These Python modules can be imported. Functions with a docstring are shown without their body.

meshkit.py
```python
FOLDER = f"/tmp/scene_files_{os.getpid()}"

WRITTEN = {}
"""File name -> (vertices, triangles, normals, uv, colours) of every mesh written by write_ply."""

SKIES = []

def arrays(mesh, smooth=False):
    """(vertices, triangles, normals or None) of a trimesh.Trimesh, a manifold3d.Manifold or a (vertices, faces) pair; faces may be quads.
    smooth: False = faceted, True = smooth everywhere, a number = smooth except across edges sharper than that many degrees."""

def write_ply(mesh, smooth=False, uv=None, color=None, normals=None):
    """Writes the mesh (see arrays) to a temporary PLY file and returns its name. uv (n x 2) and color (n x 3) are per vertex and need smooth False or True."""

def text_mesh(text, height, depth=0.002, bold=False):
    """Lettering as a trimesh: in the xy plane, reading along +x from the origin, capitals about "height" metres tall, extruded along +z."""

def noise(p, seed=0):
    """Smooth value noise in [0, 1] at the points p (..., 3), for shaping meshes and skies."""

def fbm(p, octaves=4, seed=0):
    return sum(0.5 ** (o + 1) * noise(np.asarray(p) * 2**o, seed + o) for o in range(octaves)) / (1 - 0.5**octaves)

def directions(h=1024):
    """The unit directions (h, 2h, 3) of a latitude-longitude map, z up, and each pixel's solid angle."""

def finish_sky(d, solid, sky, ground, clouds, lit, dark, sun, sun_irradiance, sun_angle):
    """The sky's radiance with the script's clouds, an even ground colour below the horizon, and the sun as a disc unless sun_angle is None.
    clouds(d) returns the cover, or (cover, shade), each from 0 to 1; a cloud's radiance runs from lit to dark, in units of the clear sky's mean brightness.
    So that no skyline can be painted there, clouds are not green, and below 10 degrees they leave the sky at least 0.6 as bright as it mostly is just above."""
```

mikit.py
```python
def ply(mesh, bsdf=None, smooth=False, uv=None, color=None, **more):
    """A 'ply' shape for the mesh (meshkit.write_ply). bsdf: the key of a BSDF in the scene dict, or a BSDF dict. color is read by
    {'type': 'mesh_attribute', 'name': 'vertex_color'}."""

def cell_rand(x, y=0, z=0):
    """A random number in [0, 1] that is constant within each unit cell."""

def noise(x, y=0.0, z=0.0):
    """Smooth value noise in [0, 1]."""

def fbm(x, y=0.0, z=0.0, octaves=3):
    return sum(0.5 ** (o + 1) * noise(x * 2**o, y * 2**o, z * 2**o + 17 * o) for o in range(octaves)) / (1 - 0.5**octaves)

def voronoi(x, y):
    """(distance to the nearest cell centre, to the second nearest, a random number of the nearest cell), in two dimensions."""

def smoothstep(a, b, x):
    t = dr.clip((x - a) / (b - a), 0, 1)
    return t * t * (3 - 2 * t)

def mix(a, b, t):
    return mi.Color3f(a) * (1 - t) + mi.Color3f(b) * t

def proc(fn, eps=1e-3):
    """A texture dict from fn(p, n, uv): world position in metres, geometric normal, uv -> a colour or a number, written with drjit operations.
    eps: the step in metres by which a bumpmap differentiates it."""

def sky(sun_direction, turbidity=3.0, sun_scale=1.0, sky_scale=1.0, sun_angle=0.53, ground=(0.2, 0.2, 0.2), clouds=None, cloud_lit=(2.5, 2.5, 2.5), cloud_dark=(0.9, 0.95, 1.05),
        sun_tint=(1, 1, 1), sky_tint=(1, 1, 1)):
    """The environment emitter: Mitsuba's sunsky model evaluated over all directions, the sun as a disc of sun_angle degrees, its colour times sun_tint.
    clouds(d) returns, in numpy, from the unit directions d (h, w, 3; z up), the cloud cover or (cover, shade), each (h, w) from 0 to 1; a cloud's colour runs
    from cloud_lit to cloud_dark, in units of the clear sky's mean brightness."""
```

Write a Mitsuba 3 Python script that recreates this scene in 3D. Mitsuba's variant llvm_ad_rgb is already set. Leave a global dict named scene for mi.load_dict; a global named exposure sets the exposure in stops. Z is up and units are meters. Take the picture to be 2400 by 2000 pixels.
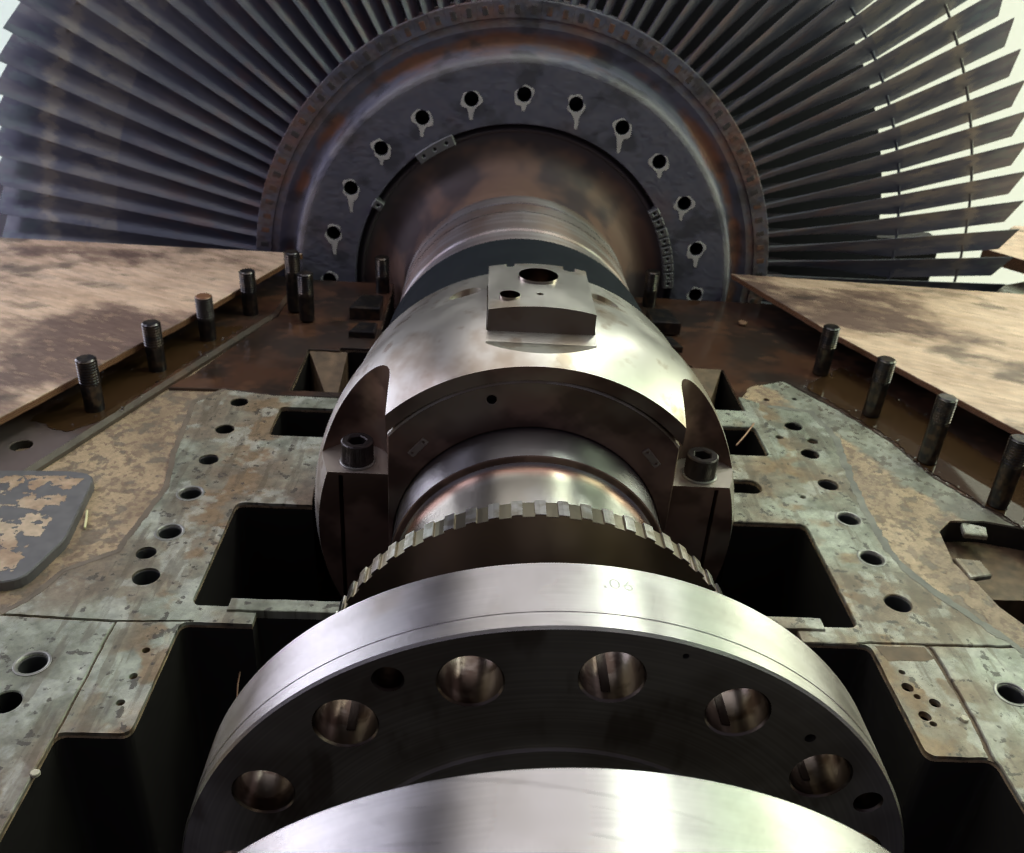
import math, random
import numpy as np, trimesh, shapely, manifold3d as m3, drjit as dr
import mitsuba as mi
import mikit, meshkit
from shapely.geometry import Polygon, Point, box, LineString
from shapely.ops import unary_union
from mikit import noise, fbm, voronoi, cell_rand, smoothstep, mix, proc

T = mi.ScalarTransform4f
PI = math.pi
scene, labels = {}, {}
rng = np.random.default_rng(7)

# ---------------------------------------------------------------- camera, exposure, lamps
exposure = 0.1
EYE = np.array([-0.1050, 0.0, 0.999])
FWD = np.array([0.04164231, 0.87178998, -0.4881067])
UP = np.array([-0.04261965, 0.48963572, 0.87088485])
scene['camera'] = {'type': 'thinlens', 'fov': 59.4776, 'fov_axis': 'x', 'near_clip': 0.02, 'far_clip': 100.0,
                   'aperture_radius': 0.0021, 'focus_distance': 1.15,
                   'to_world': T().look_at(origin=EYE.tolist(), target=(EYE + FWD).tolist(), up=UP.tolist())}
scene['room_bounce'] = {'type': 'constant', 'radiance': {'type': 'rgb', 'value': [0.068, 0.064, 0.082]}}


def lamp(key, centre, look, w, h, rgb, label, cat='ceiling lamp', group=None):
    """A flat lamp panel of w x h metres that shines towards the point look."""
    c, l = np.array(centre, float), np.array(look, float)
    d = l - c
    up = [0, 1, 0] if abs(d[2]) > 0.9 * np.linalg.norm(d) else [0, 0, 1]
    scene[key] = {'type': 'rectangle', 'to_world': T().look_at(origin=c.tolist(), target=l.tolist(), up=up) @ T().scale([w / 2, h / 2, 1]),
                  'bsdf': {'type': 'diffuse', 'reflectance': {'type': 'rgb', 'value': [0.6, 0.6, 0.6]}},
                  'emitter': {'type': 'area', 'radiance': {'type': 'rgb', 'value': list(rgb)}}}
    labels[key] = {'label': label, 'category': cat}
    if group:
        labels[key]['group'] = group


lamp('skylight', (0.3, 4.9, 6.5), (0.3, 4.9, 0), 7, 8, (1.24, 1.19, 1.19), 'large pale skylight high above the machine', 'skylight')
lamp('hall_window', (-4.8, 9.6, 0.9), (0, 9.6, 0.9), 7.0, 4.6, (0.50, 0.58, 0.58), 'pale cool window far behind the blade tips at left', 'window')
lamp('hall_window_001', (4.4, 9.2, 0.4), (0, 9.2, 0.4), 7.4, 5.6, (0.64, 0.68, 0.47), 'cream window seen between the blades at right', 'window')
lamp('hall_window_002', (-4.8, 4.1, 1.25), (0, 4.1, 1.25), 3.6, 2.9, (3.0, 3.0, 3.6), 'bright violet white window beside the machine at left', 'window')
lamp('hall_window_003', (4.4, 3.6, 1.4), (0, 3.6, 1.4), 3.0, 2.8, (2.8, 3.1, 2.3), 'bright greenish window beside the machine at right', 'window')
lamp('ceiling_lamp', (1.75, 3.7, 4.4), (0.1, 0.8, 0.3), 0.45, 1.4, (26, 30, 24), 'white tube lamp above the turbine, right of the shaft')
lamp('ceiling_lamp_003', (2.6, 4.6, 2.75), (0.1, 0.7, 0.4), 0.35, 0.9, (13, 14, 12), 'white tube lamp high beyond the right blades')
lamp('ceiling_lamp_004', (3.4, 2.8, 1.6), (0.2, 0.5, 0.4), 0.22, 0.8, (18, 20, 13), 'small yellowish lamp at right beside the machine')
lamp('ceiling_lamp_001', (2.9, 1.6, 3.0), (0.6, 1.3, 0), 1.3, 1.3, (4.7, 6.0, 4.0), 'greenish lamp over the right casing joint')
lamp('ceiling_lamp_002', (-3.3, 1.9, 3.1), (-1.25, 2.9, 0.5), 1.2, 1.2, (3.9, 3.9, 4.9), 'violet white lamp at left shining on the blades')


# ---------------------------------------------------------------- materials
def rgbt(v):
    return {'type': 'rgb', 'value': list(v)}


def two(b):
    return {'type': 'twosided', 'bsdf': b}


def bump(tex, scale, b):
    return {'type': 'bumpmap', 'arbitrary': tex, 'scale': scale, 'bsdf': b}


def rust_mask(p, s=9.0, lo=0.50, hi=0.68):
    return smoothstep(lo, hi, fbm(p.x * s, p.y * s, p.z * s, octaves=5))


def c_bright(p, n, uv):     # polished turned steel with oily smudges and turning lines
    a = fbm(p.x * 14 + 3, p.y * 22, p.z * 14, octaves=5)
    b = fbm(p.x * 5, p.y * 60, p.z * 5 + 9, octaves=3)
    f = noise(p.y * 420, fbm(p.x * 3, p.z * 3, 1.0) * 3, 0.5)
    c = mix((0.61, 0.585, 0.575), (0.53, 0.505, 0.485), smoothstep(0.42, 0.64, a))
    c = mix(c, (0.50, 0.42, 0.34), 0.5 * smoothstep(0.60, 0.74, fbm(p.x * 8, p.y * 11 + 7, p.z * 8, octaves=5)))
    sc = smoothstep(0.80, 0.86, noise(p.x * 30 + p.y * 160, p.y * 30 - p.z * 20, 4.0)) * smoothstep(0.5, 0.62, fbm(p.x * 6 + 1, p.y * 6, p.z * 6))
    c = c * (1.0 - 0.15 * sc)
    return c * (0.86 + 0.16 * b + 0.13 * f)


def r_bright(p, n, uv):
    return 0.065 + 0.05 * smoothstep(0.35, 0.7, fbm(p.x * 9, p.y * 16 + 4, p.z * 9, octaves=4))


def rv_bright(p, n, uv):
    return 0.24 + 0.12 * fbm(p.x * 7, p.y * 9 + 7, p.z * 7, octaves=3)


scene['turned_steel'] = two({'type': 'roughconductor', 'material': 'none', 'distribution': 'ggx', 'alpha_u': proc(r_bright), 'alpha_v': proc(rv_bright),
                             'specular_reflectance': proc(c_bright)})


def c_journal(p, n, uv):    # journal with heat tint and varnish
    t = smoothstep(1.222, 1.243, p.y + 0.012 * (fbm(p.x * 18, p.y * 18, p.z * 18) - 0.5))
    k = smoothstep(0.42, 0.62, fbm(p.x * 11 + 5, p.y * 11, p.z * 11, octaves=4))
    c = mix((0.60, 0.59, 0.56), (0.50, 0.465, 0.38), 0.75 * k)
    c = mix(c, (0.36, 0.20, 0.15), 0.9 * t)
    return mix(c, (0.46, 0.44, 0.45), smoothstep(1.244, 1.250, p.y))


scene['journal_steel'] = two({'type': 'roughconductor', 'material': 'none', 'distribution': 'ggx', 'alpha_u': 0.055, 'alpha_v': 0.22, 'specular_reflectance': proc(c_journal)})


def c_rear(p, n, uv):       # rear journal, brown grooves
    g = smoothstep(0.45, 0.6, fbm(p.y * 55, 0.3, 0.7, octaves=2))
    k = smoothstep(0.40, 0.65, fbm(p.x * 8, p.y * 14, p.z * 8, octaves=4))
    c = mix((0.46, 0.42, 0.43), (0.30, 0.24, 0.23), 0.6 * g)
    return mix(c, (0.33, 0.22, 0.18), 0.7 * k)


scene['rear_steel'] = two({'type': 'roughconductor', 'material': 'none', 'distribution': 'ggx', 'alpha_u': 0.13, 'alpha_v': 0.32, 'specular_reflectance': proc(c_rear)})


def c_face(p, n, uv):
    k = fbm(p.x * 7, p.y * 7, p.z * 7, octaves=4)
    r = dr.sqrt(p.x * p.x + p.z * p.z)
    ring = noise(r * 520, p.y * 3, 0.5)
    c = mix((0.36, 0.34, 0.33), (0.21, 0.185, 0.17), smoothstep(0.35, 0.65, k)) * (0.78 + 0.44 * ring)
    return mix(c, (0.10, 0.075, 0.06), 0.6 * smoothstep(0.56, 0.70, fbm(p.x * 20, p.y * 20, p.z * 7 + 3, octaves=5)))


scene['dark_face'] = two({'type': 'principled', 'base_color': proc(c_face), 'metallic': 0.85, 'roughness': 0.38})


def c_shell(p, n, uv):
    a = fbm(p.x * 9 + 2, p.y * 9, p.z * 9, octaves=5)
    b = fbm(p.x * 26, p.y * 26 + 5, p.z * 26, octaves=4)
    c = mix((0.62, 0.59, 0.54), (0.42, 0.35, 0.28), smoothstep(0.46, 0.66, a))
    c = mix(c, (0.34, 0.25, 0.18), 0.6 * smoothstep(0.60, 0.74, b))
    return mix(c, (0.30, 0.225, 0.19), dr.select(n.y < -0.97, 0.75, 0.0))


def r_shell(p, n, uv):
    return 0.34 + 0.14 * smoothstep(0.35, 0.65, fbm(p.x * 7, p.y * 7 + 3, p.z * 7, octaves=4))


scene['shell_steel'] = two({'type': 'principled', 'base_color': proc(c_shell), 'metallic': 0.95, 'roughness': proc(r_shell), 'anisotropic': 0.0})


def c_varnish(p, n, uv):
    k = fbm(p.x * 10, p.y * 10 + 4, p.z * 10, octaves=5)
    c = mix((0.30, 0.19, 0.15), (0.13, 0.078, 0.062), smoothstep(0.42, 0.60, k))
    return mix(c, (0.34, 0.29, 0.23), smoothstep(0.50, 0.70, fbm(p.x * 6 + 9, p.y * 6, p.z * 6, octaves=4)) * 0.8)


scene['varnished_steel'] = two({'type': 'principled', 'base_color': proc(c_varnish), 'metallic': 0.45, 'roughness': 0.3, 'specular': 0.5})


def c_navy(p, n, uv):
    return mix((0.007, 0.009, 0.013), (0.014, 0.017, 0.022), fbm(p.x * 12, p.y * 20, p.z * 12, octaves=4))


scene['navy_paint'] = two({'type': 'principled', 'base_color': proc(c_navy), 'metallic': 0.0, 'roughness': 0.7, 'specular': 0.12})


def c_iron(p, n, uv):       # wheel: blue grey iron with rust
    r = dr.sqrt(p.x * p.x + p.z * p.z)
    g = fbm(p.x * 30, p.y * 30, p.z * 30, octaves=3)
    c = mix((0.125, 0.13, 0.195), (0.20, 0.192, 0.245), g)
    band = dr.maximum(dr.exp(-dr.square((r - 0.715) / 0.022)), 0.55 * smoothstep(0.735, 0.765, r))
    rs = smoothstep(0.46, 0.66, fbm(p.x * 7 + 2, p.y * 7, p.z * 7, octaves=5) + 0.20 * band - 0.10)
    rc = mix((0.24, 0.11, 0.07), (0.40, 0.16, 0.075), fbm(p.x * 45, p.y * 45, p.z * 45, octaves=2))
    c = mix(c, rc, rs * dr.minimum(1.0, 0.22 + band) * 0.85)
    gr = smoothstep(0.735, 0.76, r) * smoothstep(0.40, 0.62, fbm(p.x * 40, p.y * 40, p.z * 40 + 7, octaves=4))
    c = mix(c, mix((0.15, 0.09, 0.075), (0.24, 0.21, 0.22), noise(p.x * 110, p.y * 110, p.z * 110)), 0.7 * gr)
    c = mix(c, (0.05, 0.05, 0.06), 0.6 * smoothstep(0.52, 0.7, fbm(p.x * 13 + 3, p.y * 13, p.z * 13, octaves=5)))
    pale = dr.exp(-dr.square((r - 0.672) / 0.012)) * smoothstep(0.40, 0.60, fbm(p.x * 9, p.y * 9, p.z * 9 + 3, octaves=3))
    return mix(c, (0.40, 0.37, 0.36), 0.4 * pale)


def b_iron(p, n, uv):
    return fbm(p.x * 90, p.y * 90, p.z * 90, octaves=3)


scene['wheel_iron'] = two(bump(proc(b_iron), 0.0030, {'type': 'principled', 'base_color': proc(c_iron), 'metallic': 0.15, 'roughness': 0.58}))


def c_hub(p, n, uv):
    r = dr.sqrt(p.x * p.x + p.z * p.z)
    k = fbm(p.x * 6, p.y * 6, p.z * 6 + 5, octaves=4)
    c = mix((0.21, 0.125, 0.10), (0.085, 0.062, 0.068), smoothstep(0.42, 0.62, k))
    return mix(c, (0.10, 0.085, 0.095), smoothstep(0.435, 0.475, r + 0.03 * (k - 0.5)))


scene['hub_iron'] = two({'type': 'principled', 'base_color': proc(c_hub), 'metallic': 0.3, 'roughness': 0.55})


def c_blade(p, n, uv):
    r = dr.sqrt(p.x * p.x + p.z * p.z)
    a = dr.atan2(p.z, p.x)
    g = fbm(r * 7, a * 30, p.y * 14, octaves=5)
    c = mix((0.15, 0.155, 0.215), (0.24, 0.235, 0.28), smoothstep(0.33, 0.67, g))
    w = fbm(r * 22, a * 50, p.y * 40, octaves=4)
    pale = dr.exp(-dr.square((r - 1.475 + 0.07 * (w - 0.5) - 0.35 * (p.y - 2.82)) / 0.020)) * 1.1
    edge = smoothstep(1.262, 1.272, r - 0.25 * (p.y - 2.82)) * smoothstep(1.42, 1.36, r) * 0.5
    pale = dr.maximum(pale, edge * smoothstep(0.35, 0.6, w))
    c = mix(c, (0.40, 0.36, 0.33), dr.minimum(pale, 0.85))
    teal = smoothstep(1.50, 1.54, r) * smoothstep(0.42, 0.6, w)
    c = mix(c, (0.21, 0.27, 0.29), 0.5 * teal)
    rr = smoothstep(1.30, 0.95, r) * smoothstep(0.50, 0.66, fbm(r * 14 + 4, a * 34, p.y * 20, octaves=4))
    return mix(c, (0.34, 0.18, 0.15), 0.35 * rr)


scene['blade_steel'] = two({'type': 'principled', 'base_color': proc(c_blade), 'metallic': 0.2, 'roughness': 0.45})


def c_machined(p, n, uv):   # scraped joint face: grey steel, oil stains, rust blooms
    left = smoothstep(0.1, -0.1, p.x)
    a = fbm(p.x * 9, p.y * 9, 0.5, octaves=7)
    b = fbm(p.x * 46, p.y * 46, 1.5, octaves=5)
    c = mix((0.37, 0.39, 0.325), (0.185, 0.19, 0.15), smoothstep(0.33, 0.66, a))
    c = mix(c, (0.20, 0.14, 0.095), 0.8 * smoothstep(0.43, 0.63, fbm(p.x * 5 + 3, p.y * 5 + 8, 0.2, octaves=7) + 0.075 * left - 0.045))
    edge = smoothstep(0.105, 0.015, dr.abs(dr.abs(p.x) - 0.575)) * smoothstep(0.42, 0.58, fbm(p.x * 18, p.y * 18, 7.0, octaves=6))
    c = mix(c, (0.24, 0.155, 0.085), 0.8 * edge)
    c = mix(c, (0.47, 0.48, 0.43), 0.5 * smoothstep(0.54, 0.68, fbm(p.x * 21, p.y * 21, 12.0, octaves=6)))
    c = c * (0.45 + 1.1 * b) * (0.75 + 0.5 * fbm(p.x * 150, p.y * 150, 5.5, octaves=3))
    run = smoothstep(0.56, 0.70, fbm(p.x * 60 + 0.6 * a, p.y * 9, 15.0, octaves=5))
    c = mix(c, (0.11, 0.085, 0.06), 0.5 * run)
    sp = smoothstep(0.66, 0.78, fbm(p.x * 75, p.y * 75, 3.0, octaves=4))
    c = mix(c, (0.06, 0.052, 0.045), 0.8 * sp)
    t = (fbm(p.x * 13, p.y * 13, 21.0, octaves=2) - 0.5) * 9
    ca, sa = dr.cos(t), dr.sin(t)
    sc = smoothstep(0.80, 0.87, noise((p.x * ca + p.y * sa) * 70, (p.y * ca - p.x * sa) * 330, 2.0)) * smoothstep(0.40, 0.55, fbm(p.x * 9, p.y * 9, 6.0))
    return mix(c, (0.09, 0.09, 0.08), 0.75 * sc * (1 - 0.6 * left))


def b_machined(p, n, uv):
    return fbm(p.x * 60, p.y * 60, p.z * 60, octaves=4)


def r_machined(p, n, uv):
    return 0.36 + 0.25 * fbm(p.x * 10, p.y * 10, 4.0, octaves=4)


scene['machined_joint'] = two(bump(proc(b_machined), 0.0030, {'type': 'principled', 'base_color': proc(c_machined), 'metallic': 0.25, 'roughness': proc(r_machined)}))


def c_paint(p, n, uv):      # flaking beige primer over grey filler
    a = fbm(p.x * 34, p.y * 34, 0.5, octaves=6)
    b = fbm(p.x * 7, p.y * 7, 2.5, octaves=4)
    f = fbm(p.x * 150, p.y * 150, 1.5, octaves=4)
    g = fbm(p.x * 70, p.y * 70, 8.5, octaves=4)
    c = mix((0.44, 0.32, 0.205), (0.29, 0.205, 0.135), smoothstep(0.36, 0.64, b))
    c = mix(c, (0.16, 0.13, 0.10), 0.8 * smoothstep(0.53, 0.61, a))
    c = mix(c, (0.19, 0.13, 0.09), 0.7 * smoothstep(0.50, 0.62, g))
    c = c * (0.60 + 0.80 * f)
    xb = p.x - (0.868 + 0.40 * (1.80 - p.y))
    wet = smoothstep(-0.125, -0.095, xb + 0.10 * (b - 0.5) + 0.05 * (a - 0.5)) * smoothstep(0.3, 0.5, p.x)
    w = mix((0.17, 0.175, 0.145), (0.30, 0.31, 0.26), smoothstep(0.38, 0.62, fbm(p.x * 30, p.y * 30, 9.5, octaves=6)))
    w = mix(w, (0.07, 0.055, 0.04), 0.8 * smoothstep(0.54, 0.64, fbm(p.x * 60, p.y * 60, 6.5, octaves=4)))
    w = mix(w, (0.16, 0.15, 0.125), 0.7 * smoothstep(1.72, 1.45, p.y))
    return mix(c, w, 0.92 * wet)


def b_paint(p, n, uv):
    return smoothstep(0.53, 0.61, fbm(p.x * 34, p.y * 34, 0.5, octaves=6)) * -1.0 + 0.9 * fbm(p.x * 110, p.y * 110, 2.0, octaves=3)


def r_paint(p, n, uv):
    return 0.32 + 0.35 * fbm(p.x * 22, p.y * 22, 14.0, octaves=3)


scene['flaking_paint'] = two(bump(proc(b_paint), 0.0016, {'type': 'principled', 'base_color': proc(c_paint), 'metallic': 0.0, 'roughness': proc(r_paint)}))


def c_wet(p, n, uv):        # outer flange: brown, oil wetted
    a = fbm(p.x * 6, p.y * 6, 0.5, octaves=5)
    c = mix((0.075, 0.036, 0.023), (0.034, 0.023, 0.019), smoothstep(0.40, 0.62, a))
    c = mix(c, (0.13, 0.062, 0.036), 0.6 * smoothstep(0.54, 0.70, fbm(p.x * 10, p.y * 17, 3.5, octaves=4)))
    c = mix(c, (0.17, 0.14, 0.145), 0.75 * smoothstep(1.74, 1.60, p.y + 0.2 * (a - 0.5)) * smoothstep(0.0, -0.2, p.x))
    return mix(c, mix((0.14, 0.115, 0.09), (0.07, 0.05, 0.04), fbm(p.x * 30, p.y * 30, 1.0)), dr.select(n.z < 0.93, 0.9, 0.0) * (0.25 + 0.75 * smoothstep(1.95, 1.75, p.y)))


def r_wet(p, n, uv):
    return dr.select(n.z < 0.93, 0.6, 0.07 + 0.26 * smoothstep(0.42, 0.64, fbm(p.x * 7 + 3, p.y * 7, 8.5, octaves=4)))


scene['oily_flange'] = two(bump(proc(b_machined), 0.0010, {'type': 'principled', 'base_color': proc(c_wet), 'metallic': 0.1, 'roughness': proc(r_wet), 'specular': 0.6}))
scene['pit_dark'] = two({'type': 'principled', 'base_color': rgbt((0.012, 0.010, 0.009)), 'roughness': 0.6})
scene['hole_dark'] = two({'type': 'principled', 'base_color': rgbt((0.03, 0.028, 0.028)), 'metallic': 0.3, 'roughness': 0.4})
scene['bore_steel'] = two({'type': 'principled', 'base_color': rgbt((0.20, 0.20, 0.21)), 'metallic': 0.8, 'roughness': 0.33})
scene['polished_bore'] = two({'type': 'principled', 'base_color': rgbt((0.42, 0.36, 0.32)), 'metallic': 1.0, 'roughness': 0.12})
scene['slot_brown'] = two({'type': 'principled', 'base_color': rgbt((0.055, 0.035, 0.028)), 'metallic': 0.5, 'roughness': 0.45})
scene['bolt_bore'] = two({'type': 'principled', 'base_color': proc(lambda p, n, uv: mix((0.22, 0.185, 0.165), (0.09, 0.062, 0.05), smoothstep(0.40, 0.62, fbm(p.x * 28, p.y * 50, p.z * 28, octaves=4)))), 'metallic': 0.95, 'roughness': 0.27})


def c_ring(p, n, uv):
    return mix((0.34, 0.33, 0.30), (0.22, 0.22, 0.21), fbm(p.x * 40, p.y * 40, 1.0))


scene['bore_edge'] = two({'type': 'principled', 'base_color': proc(c_ring), 'metallic': 0.5, 'roughness': 0.35})


def c_ply(p, n, uv):        # oil-stained plywood
    q = p.x * 0.9 - p.y * 0.43
    s = p.x * 0.43 + p.y * 0.9
    g = fbm(q * 7, s * 70, 0.5, octaves=4)
    big = fbm(p.x * 2.1 + 4, p.y * 3.0, 1.7, octaves=6)
    fine = fbm(q * 11, s * 19, 3.3, octaves=6)
    far = smoothstep(0.02, 0.11, 2.68 - p.y)
    dl = (-0.657 - p.x) * 0.939 - (2.675 - p.y) * 0.344
    wl = smoothstep(0.02, 0.17, dl + 0.25 * (big - 0.5)) * far * smoothstep(0.0, -0.1, p.x)
    wr = far * smoothstep(2.18, 2.32, p.y + 0.25 * (p.x - 1.0)) * smoothstep(1.45, 1.15, p.x) * smoothstep(0.0, 0.1, p.x)
    big = big + 0.13 * wl + 0.17 * wr - 0.075
    c = mix((0.72, 0.53, 0.40), (0.60, 0.42, 0.30), smoothstep(0.3, 0.7, g))
    mot = fbm(q * 26, s * 60, 9.3, octaves=5)
    c = mix(c, (0.31, 0.18, 0.12), 0.8 * smoothstep(0.36, 0.68, 0.5 * big + 0.35 * fine + 0.15 * mot))
    c = mix(c, (0.115, 0.070, 0.062), 0.9 * smoothstep(0.43, 0.62, big + 0.26 * (fine - 0.5) + 0.22 * (mot - 0.5)))
    c = mix(c, (0.42, 0.28, 0.19), 0.35 * smoothstep(0.55, 0.7, mot))
    c = mix(c, (0.045, 0.032, 0.030), 0.7 * smoothstep(0.56, 0.72, fbm(p.x * 7 + 2, p.y * 12 + 2, 5.7, octaves=6)))
    return c * (0.86 + 0.28 * fbm(q * 40, s * 160, 7.0, octaves=2))


def b_ply(p, n, uv):
    q = p.x * 0.9 - p.y * 0.43
    s = p.x * 0.43 + p.y * 0.9
    return fbm(q * 8, s * 120, 0.5, octaves=3)


scene['plywood'] = two(bump(proc(b_ply), 0.0012, {'type': 'principled', 'base_color': proc(c_ply), 'roughness': 0.5, 'specular': 0.35}))


def c_plyedge(p, n, uv):
    f = p.z * 240.0
    k = f - dr.floor(f)
    return mix((0.27, 0.125, 0.06), (0.11, 0.05, 0.028), smoothstep(0.35, 0.6, k)) * (0.7 + 0.6 * fbm(p.x * 30, p.y * 30, p.z * 50))


scene['ply_edge'] = two({'type': 'principled', 'base_color': proc(c_plyedge), 'roughness': 0.6})


def c_stud(p, n, uv):
    return mix((0.05, 0.047, 0.05), (0.10, 0.08, 0.065), smoothstep(0.4, 0.65, fbm(p.x * 60, p.y * 60, p.z * 60, octaves=3)))


scene['stud_steel'] = two({'type': 'principled', 'base_color': proc(c_stud), 'metallic': 0.85, 'roughness': 0.24})
scene['stud_rust'] = two({'type': 'principled', 'base_color': proc(lambda p, n, uv: mix((0.06, 0.05, 0.05), (0.22, 0.10, 0.05), smoothstep(0.129, 0.132, p.z))), 'metallic': 0.4, 'roughness': 0.4})
scene['black_oxide'] = two({'type': 'principled', 'base_color': rgbt((0.055, 0.045, 0.045)), 'metallic': 0.6, 'roughness': 0.22})


def k_cover(p):
    a = fbm(p.x * 24 + 2, p.y * 30, 0.5, octaves=6)
    rim = smoothstep(-0.872, -0.842, p.x + 0.03 * (a - 0.5)) + smoothstep(1.19, 1.165, p.y) + smoothstep(1.478, 1.497, p.y)
    pits = smoothstep(0.60, 0.66, fbm(p.x * 60, p.y * 75, 7.5, octaves=4))
    return smoothstep(0.475, 0.495, a - 0.20 * dr.minimum(rim, 1.0) - 0.16 * pits)


def c_cover(p, n, uv):
    keep = dr.select(n.z > 0.5, k_cover(p), 0.0)
    c = mix((0.105, 0.10, 0.108), (0.155, 0.148, 0.152), fbm(p.x * 60, p.y * 60, 2.0))
    d = mix((0.54, 0.41, 0.29), (0.38, 0.25, 0.165), smoothstep(0.35, 0.65, fbm(p.x * 16, p.y * 16, 3.0, octaves=5)))
    return mix(c, d * (0.75 + 0.5 * fbm(p.x * 110, p.y * 110, 4.0, octaves=3)), keep)


def b_cover(p, n, uv):
    return k_cover(p)


scene['peeling_paint'] = two(bump(proc(b_cover), 0.0012, {'type': 'principled', 'base_color': proc(c_cover), 'roughness': 0.5}))
scene['grease'] = two({'type': 'principled', 'base_color': proc(lambda p, n, uv: mix((0.55, 0.53, 0.55), (0.80, 0.76, 0.74), fbm(p.x * 40, p.y * 40, p.z * 40))), 'roughness': 0.45})
scene['oil'] = two({'type': 'principled', 'base_color': rgbt((0.040, 0.020, 0.008)), 'roughness': 0.02, 'specular': 0.8, 'clearcoat': 0.6, 'clearcoat_gloss': 0.98})
scene['bubble'] = {'type': 'dielectric', 'int_ior': 1.4}
scene['pale_scrap'] = two({'type': 'principled', 'base_color': rgbt((0.55, 0.50, 0.38)), 'roughness': 0.6})
scene['straw'] = two({'type': 'principled', 'base_color': rgbt((0.75, 0.70, 0.42)), 'roughness': 0.5})
scene['wire_rust'] = two({'type': 'principled', 'base_color': rgbt((0.35, 0.2, 0.13)), 'metallic': 0.4, 'roughness': 0.4})
scene['groove_dirt'] = two({'type': 'principled', 'base_color': proc(lambda p, n, uv: mix((0.05, 0.033, 0.02), (0.20, 0.125, 0.07), fbm(p.x * 50, p.y * 50, 2.0, octaves=5))), 'roughness': 0.6})
scene['tab_steel'] = two({'type': 'principled', 'base_color': rgbt((0.42, 0.36, 0.32)), 'metallic': 0.7, 'roughness': 0.38})


# ---------------------------------------------------------------- mesh helpers
def thing(key, label, cat, group=None, kind=None):
    labels[key] = {'label': label, 'category': cat}
    if group:
        labels[key]['group'] = group
    if kind:
        labels[key]['kind'] = kind
    return key


used = {}


def put(parent, name, mesh, bsdf, smooth=False, label=None, **more):
    base = f'{parent}__{name}' if parent else name
    k = used.get(base, 0)
    used[base] = k + 1
    key = base if k == 0 else f'{base}_{k:03d}'
    scene[key] = mesh if isinstance(mesh, dict) else mikit.ply(mesh, bsdf, smooth, **more)
    if label:
        labels[key] = {'label': label}
    return key


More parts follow.
